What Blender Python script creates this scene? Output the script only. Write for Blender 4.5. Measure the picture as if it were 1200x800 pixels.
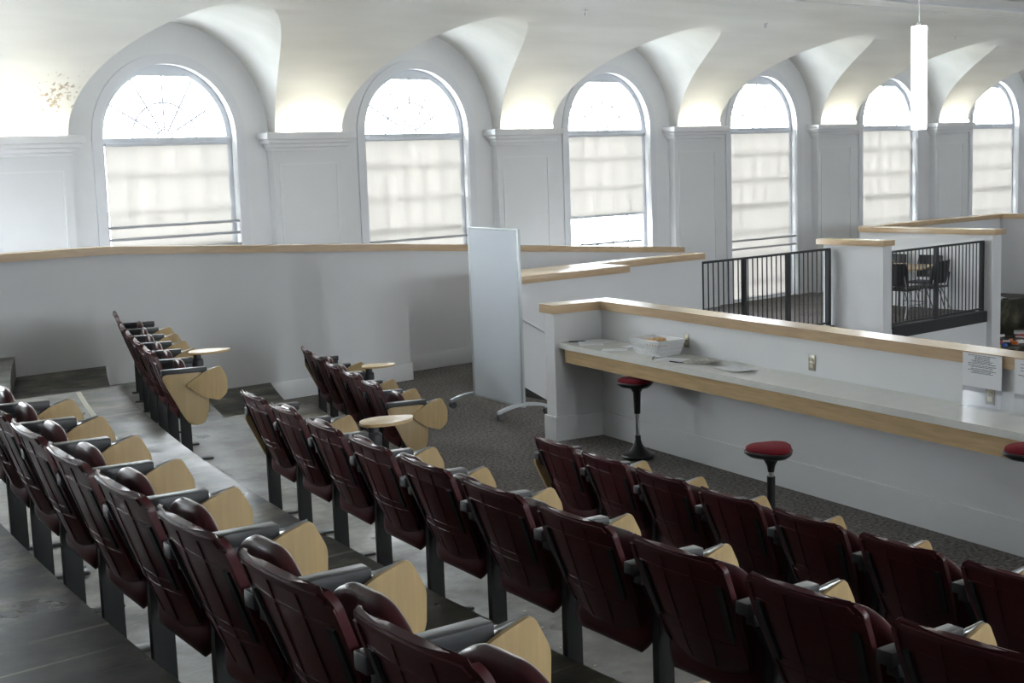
import bpy, bmesh, math, random
from mathutils import Vector, Matrix
from math import sin, cos, pi, radians, sqrt, atan2, asin

for o in list(bpy.data.objects): bpy.data.objects.remove(o)
scene = bpy.context.scene
COL = scene.collection
random.seed(7)

# ------------------------------------------------------------------ camera
cam_d = bpy.data.cameras.new('camera'); cam = bpy.data.objects.new('camera', cam_d); COL.objects.link(cam)
RT = Vector((0.76722638, -0.64050071, -0.03350421)); UP = Vector((0.10984355, 0.0797513, 0.99074423)); FW = Vector((0.63190037, 0.76380532, -0.13154218))
m = Matrix((RT, UP, -FW)).transposed().to_4x4(); m.translation = Vector((0, 0, 2.52))
cam.matrix_world = m
cam_d.sensor_width = 36; cam_d.lens = 1596.512 / 1200 * 36; cam_d.clip_end = 300
scene.camera = cam

# ------------------------------------------------------------------ world (bright overcast sky), exposure
w = bpy.data.worlds.new('overcast_sky'); scene.world = w; w.use_nodes = True
nt = w.node_tree; bg = nt.nodes['Background']
bg.inputs['Color'].default_value = (0.94, 0.97, 1.0, 1); bg.inputs['Strength'].default_value = 9.0
scene.view_settings.view_transform = 'Standard'; scene.view_settings.look = 'None'
scene.view_settings.exposure = 1.88; scene.view_settings.gamma = 1.0
scene.view_settings.use_curve_mapping = False

WALL_Y = 15.28; BAY = 3.64; WC0 = 7.4425; WIN_R = 0.8663; SPRING = 2.93
def window_center(k): return WC0 + BAY * k
WIN_KS = list(range(-3, 6))

def portal(k):
    l = bpy.data.lights.new('window_portal', 'AREA'); l.shape = 'RECTANGLE'; l.size = 1.75; l.size_y = 3.9
    l.cycles.is_portal = True
    o = bpy.data.objects.new('window_portal', l); COL.objects.link(o)
    o.location = (window_center(k), WALL_Y + 0.42, 1.93); o.rotation_euler = (-pi / 2, 0, 0)
for k in WIN_KS: portal(k)
BACK_Y = -9.0; BACK_KS = [-1, 2, 4]  # openings added in the unseen back wall as fill light
def portal_back(k):
    l = bpy.data.lights.new('window_portal', 'AREA'); l.shape = 'RECTANGLE'; l.size = 1.75; l.size_y = 2.45
    l.cycles.is_portal = True
    o = bpy.data.objects.new('window_portal', l); COL.objects.link(o)
    o.location = (window_center(k), BACK_Y - 0.3, 2.8); o.rotation_euler = (pi / 2, 0, 0)
for k in BACK_KS: portal_back(k)
LEFT_YS = [10.0, 6.5, 3.0]; LX = -5.29  # openings added in the unseen left end wall to light the counter side
def portal_left(y):
    l = bpy.data.lights.new('window_portal', 'AREA'); l.shape = 'RECTANGLE'; l.size = 1.75; l.size_y = 2.45
    l.cycles.is_portal = True
    o = bpy.data.objects.new('window_portal', l); COL.objects.link(o)
    o.location = (LX - .3, y, 2.8); o.rotation_euler = (pi / 2, 0, -pi / 2)
for y in LEFT_YS: portal_left(y)

# ------------------------------------------------------------------ materials
def new_mat(name):
    mt = bpy.data.materials.new(name); mt.use_nodes = True
    return mt, mt.node_tree.nodes, mt.node_tree.links, mt.node_tree.nodes['Principled BSDF']
def mat(name, col, rough=0.5, metal=0.0, spec=0.5, var=0.0, scale=6.0, bump=0.0, bscale=60.0, stretch=(1, 1, 1), col2=None, coat=0.0, detail=4):
    mt, n, l, b = new_mat(name)
    b.inputs['Roughness'].default_value = rough; b.inputs['Metallic'].default_value = metal
    b.inputs['Specular IOR Level'].default_value = spec
    if coat: b.inputs['Coat Weight'].default_value = coat; b.inputs['Coat Roughness'].default_value = 0.15
    b.inputs['Base Color'].default_value = (*col, 1)
    if var or bump or col2:
        tc = n.new('ShaderNodeTexCoord'); mp = n.new('ShaderNodeMapping'); mp.inputs['Scale'].default_value = stretch
        l.new(tc.outputs['Object'], mp.inputs['Vector'])
    if var or col2:
        nz = n.new('ShaderNodeTexNoise'); nz.inputs['Scale'].default_value = scale; nz.inputs['Detail'].default_value = detail
        l.new(mp.outputs['Vector'], nz.inputs['Vector'])
        rp = n.new('ShaderNodeValToRGB'); e = rp.color_ramp.elements
        c1 = tuple(max(0, c * (1 - var)) for c in col); c2 = col2 or tuple(min(1, c * (1 + var)) for c in col)
        e[0].position = 0.3; e[0].color = (*c1, 1); e[1].position = 0.7; e[1].color = (*c2, 1)
        l.new(nz.outputs['Fac'], rp.inputs['Fac']); l.new(rp.outputs['Color'], b.inputs['Base Color'])
    if bump:
        n2 = n.new('ShaderNodeTexNoise'); n2.inputs['Scale'].default_value = bscale; n2.inputs['Detail'].default_value = 3
        l.new(mp.outputs['Vector'], n2.inputs['Vector'])
        bp = n.new('ShaderNodeBump'); bp.inputs['Strength'].default_value = bump; bp.inputs['Distance'].default_value = 0.01
        l.new(n2.outputs['Fac'], bp.inputs['Height']); l.new(bp.outputs['Normal'], b.inputs['Normal'])
    return mt
def emit(name, col, strength):
    mt, n, l, b = new_mat(name)
    b.inputs['Base Color'].default_value = (*col, 1); b.inputs['Emission Color'].default_value = (*col, 1); b.inputs['Emission Strength'].default_value = strength
    return mt

M = {}
M['wall'] = mat('white_wall_paint', (0.74, 0.745, 0.755), 0.55, var=0.02, scale=1.5, bump=0.03, bscale=90)
M['trim'] = mat('white_trim_paint', (0.78, 0.785, 0.795), 0.4)
M['casing'] = mat('window_casing_paint', (0.70, 0.71, 0.74), 0.45)
M['maple_panel'] = mat('maple_panel_veneer', (0.58, 0.42, 0.21), 0.4, var=0.06, scale=3.0, stretch=(14, 14, 1.2), detail=6)
M['maple'] = mat('maple_veneer', (0.57, 0.40, 0.21), 0.38, var=0.14, scale=3.0, stretch=(1.2, 1.2, 14), detail=6)
M['maple_cap'] = mat('maple_cap', (0.58, 0.42, 0.26), 0.26, var=0.10, scale=2.0, stretch=(2, 2, 18), detail=6)
M['tablet_top'] = mat('tablet_laminate', (0.68, 0.49, 0.25), 0.35, var=0.08, scale=5, stretch=(1, 12, 1))
M['burgundy'] = mat('burgundy_plastic', (0.074, 0.0135, 0.017), 0.30, spec=0.5, var=0.08, scale=3)
M['red_fabric'] = mat('crimson_fabric', (0.20, 0.006, 0.016), 0.9, bump=0.3, bscale=400)
M['dark_metal'] = mat('charcoal_powder_coat', (0.027, 0.030, 0.030), 0.42, var=0.1, scale=20)
M['arm'] = mat('black_armrest_vinyl', (0.058, 0.061, 0.066), 0.38)
M['black'] = mat('black_plastic', (0.012, 0.012, 0.013), 0.4)
M['steel'] = mat('brushed_steel', (0.55, 0.56, 0.57), 0.3, metal=1.0)
M['silver'] = mat('silver_paint', (0.56, 0.60, 0.62), 0.35, metal=0.2)
M['chrome'] = mat('chrome', (0.75, 0.75, 0.76), 0.12, metal=1.0)
M['board'] = mat('whiteboard_enamel', (0.80, 0.85, 0.92), 0.18, spec=0.5)
M['laminate'] = mat('grey_quartz_worktop', (0.80, 0.80, 0.75), 0.22, var=0.03, scale=8)
M['paper'] = mat('white_paper', (0.80, 0.81, 0.83), 0.7)
M['newsprint'] = mat('newsprint', (0.55, 0.53, 0.50), 0.8, var=0.5, scale=30)
M['ink'] = mat('grey_ink', (0.18, 0.18, 0.20), 0.8)
M['basket'] = mat('white_plastic', (0.92, 0.93, 0.94), 0.4)
M['orange'] = mat('orange_wrapper', (0.75, 0.30, 0.05), 0.4, col2=(0.7, 0.6, 0.35), var=0.2, scale=30)
M['ivory'] = mat('ivory_plastic', (0.62, 0.56, 0.38), 0.4)
M['plate'] = mat('outlet_plate_metal', (0.33, 0.31, 0.26), 0.4, metal=0.6)
M['rail'] = mat('black_railing_paint', (0.022, 0.023, 0.026), 0.4)
M['rubber'] = mat('grey_rubber', (0.10, 0.10, 0.105), 0.5)
M['skirting'] = mat('black_skirting', (0.012, 0.012, 0.012), 0.45)
M['bar'] = mat('grey_guard_bar', (0.42, 0.43, 0.45), 0.4)
M['frame'] = mat('window_frame_paint', (0.60, 0.62, 0.66), 0.4)
M['acrylic_edge'] = mat('acrylic_edge', (0.75, 0.78, 0.80), 0.1)
M['ground'] = mat('pale_paving', (0.5, 0.52, 0.5), 0.9, var=0.1, scale=0.6)
M['leaf'] = mat('tree_foliage', (0.16, 0.20, 0.13), 0.9, var=0.3, scale=2)
M['flake'] = mat('paint_flake', (0.62, 0.60, 0.52), 0.7)
M['cove'] = emit('cove_strip_light', (1.0, 0.97, 0.80), 9.5)
M['pendant'] = emit('pendant_diffuser', (1.0, 0.98, 0.95), 8.0)
for nm, c in (('red', (0.55, 0.04, 0.03)), ('yellow', (0.7, 0.5, 0.05)), ('blue', (0.04, 0.12, 0.45)), ('green', (0.03, 0.18, 0.08)), ('orange', (0.7, 0.2, 0.05)), ('white', (0.75, 0.75, 0.75)), ('dark', (0.03, 0.03, 0.04))):
    M['toy_' + nm] = mat('toy_plastic_' + nm, c, 0.35)

def carpet_mat():
    mt, n, l, b = new_mat('charcoal_carpet')
    b.inputs['Roughness'].default_value = 1.0; b.inputs['Specular IOR Level'].default_value = 0.1
    tc = n.new('ShaderNodeTexCoord')
    a = n.new('ShaderNodeTexNoise'); a.inputs['Scale'].default_value = 38; a.inputs['Detail'].default_value = 5
    c = n.new('ShaderNodeTexNoise'); c.inputs['Scale'].default_value = 1.3; c.inputs['Detail'].default_value = 4
    l.new(tc.outputs['Object'], a.inputs['Vector']); l.new(tc.outputs['Object'], c.inputs['Vector'])
    r = n.new('ShaderNodeValToRGB'); e = r.color_ramp.elements
    e[0].position = .32; e[0].color = (0.080, 0.074, 0.069, 1); e[1].position = .68; e[1].color = (0.30, 0.278, 0.26, 1)
    mx = n.new('ShaderNodeMix'); mx.data_type = 'RGBA'; mx.blend_type = 'MULTIPLY'; mx.inputs['Factor'].default_value = 0.5
    r2 = n.new('ShaderNodeValToRGB'); r2.color_ramp.elements[0].position = .35; r2.color_ramp.elements[0].color = (.6, .6, .6, 1); r2.color_ramp.elements[1].position = .65
    l.new(a.outputs['Fac'], r.inputs['Fac']); l.new(c.outputs['Fac'], r2.inputs['Fac'])
    l.new(r.outputs['Color'], mx.inputs['A']); l.new(r2.outputs['Color'], mx.inputs['B']); l.new(mx.outputs['Result'], b.inputs['Base Color'])
    bp = n.new('ShaderNodeBump'); bp.inputs['Strength'].default_value = .6; bp.inputs['Distance'].default_value = .01
    l.new(a.outputs['Fac'], bp.inputs['Height']); l.new(bp.outputs['Normal'], b.inputs['Normal'])
    return mt
M['carpet'] = carpet_mat()

def concrete_mat(name, front=None):
    """olive stained concrete; front = radius where a paler grey floor strip begins behind the dark kerb band"""
    mt, n, l, b = new_mat(name)
    tc = n.new('ShaderNodeTexCoord')
    def noise(scale, detail, rough, mapping=None, rot=0.0):
        z = n.new('ShaderNodeTexNoise'); z.inputs['Scale'].default_value = scale; z.inputs['Detail'].default_value = detail; z.inputs['Roughness'].default_value = rough
        if mapping:
            mp = n.new('ShaderNodeMapping'); mp.inputs['Rotation'].default_value = (0, 0, rot); mp.inputs['Scale'].default_value = mapping
            l.new(tc.outputs['Object'], mp.inputs['Vector']); l.new(mp.outputs['Vector'], z.inputs['Vector'])
        else: l.new(tc.outputs['Object'], z.inputs['Vector'])
        return z
    a = noise(3.6, 9, .66)
    r = n.new('ShaderNodeValToRGB'); e = r.color_ramp.elements
    e[0].position = .38; e[0].color = (0.012, 0.011, 0.008, 1); e[1].position = .68; e[1].color = (0.170, 0.157, 0.105, 1)
    m_ = e.new(.52); m_.color = (0.047, 0.043, 0.029, 1)
    l.new(a.outputs['Fac'], r.inputs['Fac'])
    last = r.outputs['Color']
    if front:
        sep = n.new('ShaderNodeSeparateXYZ'); l.new(tc.outputs['Object'], sep.inputs[0]); cb = n.new('ShaderNodeCombineXYZ')
        l.new(sep.outputs['X'], cb.inputs['X']); l.new(sep.outputs['Y'], cb.inputs['Y'])
        ds = n.new('ShaderNodeVectorMath'); ds.operation = 'DISTANCE'; ds.inputs[1].default_value = (36.0, 0, 0); l.new(cb.outputs[0], ds.inputs[0])
        st = n.new('ShaderNodeMapRange'); st.inputs['From Min'].default_value = front - .03; st.inputs['From Max'].default_value = front + .03; l.new(ds.outputs['Value'], st.inputs['Value'])
        r2 = n.new('ShaderNodeValToRGB'); q = r2.color_ramp.elements
        q[0].position = .36; q[0].color = (0.13, 0.13, 0.12, 1); q[1].position = .62; q[1].color = (0.29, 0.29, 0.275, 1); l.new(a.outputs['Fac'], r2.inputs['Fac'])
        mx = n.new('ShaderNodeMix'); mx.data_type = 'RGBA'; l.new(st.outputs['Result'], mx.inputs['Factor']); l.new(last, mx.inputs['A']); l.new(r2.outputs['Color'], mx.inputs['B']); last = mx.outputs['Result']
    for rot, sc in ((.75, 5.0), (1.35, 4.0)):          # pale scratch marks
        sn = noise(sc, 2, .5, (.10, 5.5, 1), rot)
        rs = n.new('ShaderNodeMapRange'); rs.inputs['From Min'].default_value = .68; rs.inputs['From Max'].default_value = .76; rs.inputs['To Max'].default_value = .6
        l.new(sn.outputs['Fac'], rs.inputs['Value'])
        mx = n.new('ShaderNodeMix'); mx.data_type = 'RGBA'; mx.inputs['B'].default_value = (.34, .32, .26, 1)
        l.new(rs.outputs['Result'], mx.inputs['Factor']); l.new(last, mx.inputs['A']); last = mx.outputs['Result']
    l.new(last, b.inputs['Base Color'])
    g = noise(2.6, 4, .5)
    mr = n.new('ShaderNodeMapRange'); mr.inputs['From Min'].default_value = .3; mr.inputs['From Max'].default_value = .7; mr.inputs['To Min'].default_value = .26; mr.inputs['To Max'].default_value = .50
    l.new(g.outputs['Fac'], mr.inputs['Value']); l.new(mr.outputs['Result'], b.inputs['Roughness'])
    b.inputs['Specular IOR Level'].default_value = 0.2
    return mt
M['concrete'] = concrete_mat('stained_concrete')
M['concrete_1'] = concrete_mat('stained_concrete_lower_tier', 31.49 + .34)
M['concrete_2'] = concrete_mat('stained_concrete_middle_tier', 33.18 + .34)

def plaster_mat():
    mt, n, l, b = new_mat('vault_plaster')
    b.inputs['Roughness'].default_value = .6
    tc = n.new('ShaderNodeTexCoord')
    a = n.new('ShaderNodeTexNoise'); a.inputs['Scale'].default_value = 1.1; a.inputs['Detail'].default_value = 6
    mp = n.new('ShaderNodeMapping'); mp.inputs['Scale'].default_value = (.35, 1.6, 1.6)
    l.new(tc.outputs['Object'], mp.inputs['Vector']); l.new(mp.outputs['Vector'], a.inputs['Vector'])
    r = n.new('ShaderNodeValToRGB'); e = r.color_ramp.elements
    e[0].position = .3; e[0].color = (.66, .655, .63, 1); e[1].position = .7; e[1].color = (.80, .795, .77, 1)
    l.new(a.outputs['Fac'], r.inputs['Fac'])
    # water damage: brown flaking spots beside the first window
    dist = n.new('ShaderNodeVectorMath'); dist.operation = 'DISTANCE'; dist.inputs[1].default_value = (5.95, 14.9, 3.42)
    l.new(tc.outputs['Object'], dist.inputs[0])
    fall = n.new('ShaderNodeMapRange'); fall.inputs['From Min'].default_value = .1; fall.inputs['From Max'].default_value = .75; fall.inputs['To Min'].default_value = .21; fall.inputs['To Max'].default_value = -.2
    l.new(dist.outputs['Value'], fall.inputs['Value'])
    sp = n.new('ShaderNodeTexNoise'); sp.inputs['Scale'].default_value = 19; sp.inputs['Detail'].default_value = 5
    l.new(tc.outputs['Object'], sp.inputs['Vector'])
    ad = n.new('ShaderNodeMath'); ad.operation = 'ADD'; l.new(sp.outputs['Fac'], ad.inputs[0]); l.new(fall.outputs['Result'], ad.inputs[1])
    th = n.new('ShaderNodeMapRange'); th.inputs['From Min'].default_value = .70; th.inputs['From Max'].default_value = .78; th.inputs['To Max'].default_value = .75
    l.new(ad.outputs['Value'], th.inputs['Value'])
    mx = n.new('ShaderNodeMix'); mx.data_type = 'RGBA'; mx.inputs['B'].default_value = (.30, .22, .13, 1)
    l.new(th.outputs['Result'], mx.inputs['Factor']); l.new(r.outputs['Color'], mx.inputs['A']); l.new(mx.outputs['Result'], b.inputs['Base Color'])
    bp = n.new('ShaderNodeBump'); bp.inputs['Strength'].default_value = .08; bp.inputs['Distance'].default_value = .02
    l.new(a.outputs['Fac'], bp.inputs['Height']); l.new(bp.outputs['Normal'], b.inputs['Normal'])
    return mt
M['plaster'] = plaster_mat()

def glass_mat():
    mt = bpy.data.materials.new('window_glass'); mt.use_nodes = True; n = mt.node_tree.nodes; l = mt.node_tree.links
    n.clear(); out = n.new('ShaderNodeOutputMaterial'); t = n.new('ShaderNodeBsdfTransparent'); g = n.new('ShaderNodeBsdfGlossy'); g.inputs['Roughness'].default_value = .02
    t.inputs['Color'].default_value = (.93, .95, .96, 1)
    mx = n.new('ShaderNodeMixShader'); mx.inputs['Fac'].default_value = .06
    l.new(t.outputs[0], mx.inputs[1]); l.new(g.outputs[0], mx.inputs[2]); l.new(mx.outputs[0], out.inputs['Surface'])
    return mt
M['glass'] = glass_mat()
def acrylic_mat():
    mt = bpy.data.materials.new('clear_acrylic'); mt.use_nodes = True; n = mt.node_tree.nodes; l = mt.node_tree.links
    n.clear(); out = n.new('ShaderNodeOutputMaterial'); t = n.new('ShaderNodeBsdfTransparent'); g = n.new('ShaderNodeBsdfGlossy'); g.inputs['Roughness'].default_value = .05
    t.inputs['Color'].default_value = (.96, .965, .98, 1)
    mx = n.new('ShaderNodeMixShader'); mx.inputs['Fac'].default_value = .08
    l.new(t.outputs[0], mx.inputs[1]); l.new(g.outputs[0], mx.inputs[2]); l.new(mx.outputs[0], out.inputs['Surface'])
    return mt
M['acrylic'] = acrylic_mat()
def shade_mat():
    mt = bpy.data.materials.new('translucent_shade_fabric'); mt.use_nodes = True; n = mt.node_tree.nodes; l = mt.node_tree.links
    n.clear(); out = n.new('ShaderNodeOutputMaterial')
    tc = n.new('ShaderNodeTexCoord'); mp = n.new('ShaderNodeMapping'); mp.inputs['Scale'].default_value = (9, 1, .5)
    l.new(tc.outputs['Object'], mp.inputs['Vector'])
    a = n.new('ShaderNodeTexNoise'); a.inputs['Scale'].default_value = 4; a.inputs['Detail'].default_value = 5; l.new(mp.outputs['Vector'], a.inputs['Vector'])
    r = n.new('ShaderNodeValToRGB'); r.color_ramp.elements[0].color = (.037, .0336, .0305, 1); r.color_ramp.elements[1].color = (.046, .0422, .0383, 1)
    r.color_ramp.elements[0].position = .35; r.color_ramp.elements[1].position = .65
    l.new(a.outputs['Fac'], r.inputs['Fac'])
    t = n.new('ShaderNodeBsdfTranslucent'); l.new(r.outputs['Color'], t.inputs['Color'])
    d = n.new('ShaderNodeBsdfDiffuse'); d.inputs['Color'].default_value = (.55, .53, .49, 1)
    ad = n.new('ShaderNodeAddShader'); l.new(t.outputs[0], ad.inputs[0]); l.new(d.outputs[0], ad.inputs[1]); l.new(ad.outputs[0], out.inputs['Surface'])
    return mt
M['shade'] = shade_mat()

# ------------------------------------------------------------------ mesh builder
class MB:
    def __init__(self): self.v = []; self.f = []
    def add(self, vs, fs):
        b = len(self.v); self.v += [tuple(p) for p in vs]; self.f += [tuple(i + b for i in q) for q in fs]; return self
    def box(self, a, b, bev=0.0):
        x0, x1 = sorted((a[0], b[0])); y0, y1 = sorted((a[1], b[1])); z0, z1 = sorted((a[2], b[2]))
        if bev:
            bm = bmesh.new(); bmesh.ops.create_cube(bm, size=1.0)
            for v in bm.verts: v.co = Vector((x0 + (v.co.x + .5) * (x1 - x0), y0 + (v.co.y + .5) * (y1 - y0), z0 + (v.co.z + .5) * (z1 - z0)))
            bmesh.ops.bevel(bm, geom=list(bm.edges), offset=bev, segments=2, affect='EDGES', profile=.5)
            bm.verts.index_update(); self.add([v.co for v in bm.verts], [[v.index for v in f.verts] for f in bm.faces]); bm.free(); return self
        vs = [(x, y, z) for z in (z0, z1) for y in (y0, y1) for x in (x0, x1)]
        return self.add(vs, [(0, 2, 3, 1), (4, 5, 7, 6), (0, 1, 5, 4), (2, 6, 7, 3), (0, 4, 6, 2), (1, 3, 7, 5)])
    def hexa(self, lo, hi):           # two quads (4 points each), lower and upper
        return self.add(list(lo) + list(hi), [(3, 2, 1, 0), (4, 5, 6, 7), (0, 1, 5, 4), (1, 2, 6, 5), (2, 3, 7, 6), (3, 0, 4, 7)])
    def prism(self, poly, p, off, bev=0.0):   # poly: list of 2D; p(u,v)->3D ; off: extrusion vector
        n = len(poly); A = [Vector(p(*q)) for q in poly]; off = Vector(off); vs = A + [a + off for a in A]
        fs = [tuple(range(n))[::-1], tuple(range(n, 2 * n))] + [(i, (i + 1) % n, n + (i + 1) % n, n + i) for i in range(n)]
        if bev:
            bm = bmesh.new(); bv = [bm.verts.new(v) for v in vs]
            for q in fs: bm.faces.new([bv[i] for i in q])
            es = [e for e in bm.edges if len(e.link_faces) == 2 and any(len(f.verts) == n and n != 4 for f in e.link_faces)] or list(bm.edges)
            bmesh.ops.bevel(bm, geom=es, offset=bev, segments=2, affect='EDGES', profile=.5)
            bm.verts.index_update(); self.add([v.co for v in bm.verts], [[v.index for v in f.verts] for f in bm.faces]); bm.free(); return self
        return self.add(vs, fs)
    def tube(self, pts, r, seg=8, caps=True):
        P = [Vector(p) for p in pts]; rings = []
        up = Vector((0, 0, 1))
        for i, p in enumerate(P):
            t = (P[min(i + 1, len(P) - 1)] - P[max(i - 1, 0)]).normalized()
            a = t.cross(up)
            if a.length < 1e-3: a = t.cross(Vector((1, 0, 0)))
            a.normalize(); b = a.cross(t)
            rr = r[i] if isinstance(r, (list, tuple)) else r
            rings.append([p + (a * cos(2 * pi * j / seg) + b * sin(2 * pi * j / seg)) * rr for j in range(seg)])
        vs = [q for ring in rings for q in ring]
        fs = [(i * seg + j, (i + 1) * seg + j, (i + 1) * seg + (j + 1) % seg, i * seg + (j + 1) % seg) for i in range(len(P) - 1) for j in range(seg)]
        if caps: fs += [tuple(range(seg)), tuple(range((len(P) - 1) * seg, len(P) * seg))[::-1]]
        return self.add(vs, fs)
    def lathe(self, prof, c=(0, 0, 0), seg=28):
        vs = []
        for r, z in prof: vs += [(c[0] + r * cos(2 * pi * j / seg), c[1] + r * sin(2 * pi * j / seg), c[2] + z) for j in range(seg)]
        n = len(prof)
        fs = [(i * seg + j, i * seg + (j + 1) % seg, (i + 1) * seg + (j + 1) % seg, (i + 1) * seg + j) for i in range(n - 1) for j in range(seg)]
        fs += [tuple(range(seg))[::-1], tuple(range((n - 1) * seg, n * seg))]
        return self.add(vs, fs)
    def grid(self, fn, nu, nv, flip=False):
        vs = [fn(i / nu, j / nv) for j in range(nv + 1) for i in range(nu + 1)]
        fs = []
        for j in range(nv):
            for i in range(nu):
                q = (j * (nu + 1) + i, j * (nu + 1) + i + 1, (j + 1) * (nu + 1) + i + 1, (j + 1) * (nu + 1) + i)
                fs.append(q[::-1] if flip else q)
        return self.add(vs, fs)
    def shell(self, fn, nu, nv, th):   # closed sheet: fn(u,v)->(point, normal)
        N = (nu + 1) * (nv + 1); F = []; B = []
        for j in range(nv + 1):
            for i in range(nu + 1):
                p, n = fn(i / nu, j / nv); p = Vector(p); n = Vector(n); t_ = th(i / nu, j / nv) if callable(th) else th; F.append(p + n * t_ / 2); B.append(p - n * t_ / 2)
        fs = []; W = nu + 1
        for j in range(nv):
            for i in range(nu):
                q = (j * W + i, j * W + i + 1, (j + 1) * W + i + 1, (j + 1) * W + i); fs.append(q); fs.append(tuple(N + k for k in q[::-1]))
        loop = [i for i in range(W)] + [j * W + nu for j in range(1, nv + 1)] + [nv * W + i for i in range(nu - 1, -1, -1)] + [j * W for j in range(nv - 1, 0, -1)]
        for a, b in zip(loop, loop[1:] + loop[:1]): fs.append((b, a, N + a, N + b))
        return self.add(F + B, fs)
    def mesh(self, name, mt, smooth=35):
        me = bpy.data.meshes.new(name); me.from_pydata(self.v, [], self.f)
        bm = bmesh.new(); bm.from_mesh(me); bmesh.ops.recalc_face_normals(bm, faces=bm.faces); bm.to_mesh(me); bm.free()
        if smooth:
            me.polygons.foreach_set('use_smooth', [True] * len(me.polygons)); me.set_sharp_from_angle(angle=radians(smooth))
        me.materials.append(mt); me.update(); return me
    def build(self, name, mt, parent=None, smooth=35):
        return link(name, self.mesh(name, mt, smooth), parent)

def link(name, data, parent=None, loc=None, rz=0.0):
    o = bpy.data.objects.new(name, data); COL.objects.link(o)
    if parent: o.parent = parent
    if loc is not None: o.location = loc; o.rotation_euler = (0, 0, rz)
    return o
def thing(name, label, cat, loc=(0, 0, 0), rz=0.0, group=None):
    o = link(name, None, None, loc, rz); o.empty_display_size = .1; return tag(o, label, cat, group)
def tag(o, label, cat, group=None):
    o['label'] = label; o['category'] = cat
    if group: o['group'] = group
    return o
def struct(o, label=None):
    o['kind'] = 'structure'
    if label: o['label'] = label; o['category'] = o.name.split('_')[0].split('.')[0]
    return o

# ================================================================== the setting
OC = Vector((36.0, 0.0))                       # centre of the curved seating
def arc_x(R, y): return OC.x - sqrt(R * R - y * y)
E1, E2, E3 = 31.49, 33.18, 34.68               # front edges of the tiers
Z1, Z2, Z3 = 0.42, 0.82, 1.22
DC = Vector((8.475, 8.961, 0)); DD = Vector((-0.188292, -0.982113, 0)); DE = Vector((-0.982113, 0.188292, 0))  # counter corner, along, towards seats
def desk(s, e, z): return DC + DD * s + DE * e + Vector((0, 0, z))

# carpet floor (with the stair well cut out)
pb = desk(13, -.1, 0); pa = desk(-.05, -.1, 0)
poly = [(-5.25, -9), (pb.x, pb.y), (pa.x, pa.y), (9.3, 9.2), (9.3, 11.6), (11.3, 11.6), (11.3, 12.06), (16.1, 12.06), (16.1, 11.26), (18.9, 11.26), (18.9, 13.62), (27.6, 13.62), (27.6, 15.35), (-5.25, 15.35)]
struct(MB().prism(poly, lambda u, v: (u, v, -.25), (0, 0, .25)).build('floor', M['carpet'], smooth=0), 'dark charcoal carpet covering the floor in front of the counter')
# lower level
struct(MB().box((-5.3, -9.1, -1.5), (27.6, 15.4, -1.3)).build('floor_lower', M['carpet'], smooth=0), 'lower floor level behind the counter')
# tiers
AISLE_Y = 10.45; HALF = .83
def tier(R, z0, z1, nm, lab):
    ys = [-9 + (AISLE_Y + 9) * i / 60 for i in range(61)]; ys2 = [AISLE_Y + (13.02 - AISLE_Y) * i / 8 for i in range(9)]
    poly = [(arc_x(R, y), y) for y in ys] + [(arc_x(R + HALF, y), y) for y in ys2] + [(-5.25, 13.02), (-5.25, -9)]
    struct(MB().prism(poly, lambda u, v: (u, v, z0), (0, 0, z1 - z0)).build(nm, M[{Z1: 'concrete_1', Z2: 'concrete_2', Z3: 'concrete'}[z1]], smooth=20), lab)
    poly = [(arc_x(R, y), y) for y in ys2] + [(arc_x(R + HALF, y), y) for y in ys2[::-1]]
    o = MB().prism(poly, lambda u, v: (u, v, z0), (0, 0, (z1 - z0) / 2)).build('floor_aisle_step', M['concrete'], smooth=20)
    struct(o, 'low concrete aisle step against the half wall, ' + {Z1: 'nearest the carpet', Z2: 'at the middle tier', Z3: 'at the highest tier'}[z1])
tier(E1, 0.0, Z1, 'floor_tier', 'lowest curved concrete seating tier beside the carpet')
tier(E2, Z1, Z2, 'floor_tier', 'middle curved concrete seating tier')
_t = bpy.data.objects['floor_tier.001']
_ys = [8.2 + 2.2 * i / 12 for i in range(13)]
MB().prism([(arc_x(33.50, y), y) for y in _ys] + [(arc_x(33.54, y), y) for y in _ys[::-1]], lambda u, v: (u, v, Z2 - .002), (0, 0, .0045)).build('joint_strip', M['flake'], _t, 0)
tier(E3, Z2, Z3, 'floor_tier', 'highest dark concrete tier at bottom left of the photo')

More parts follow.
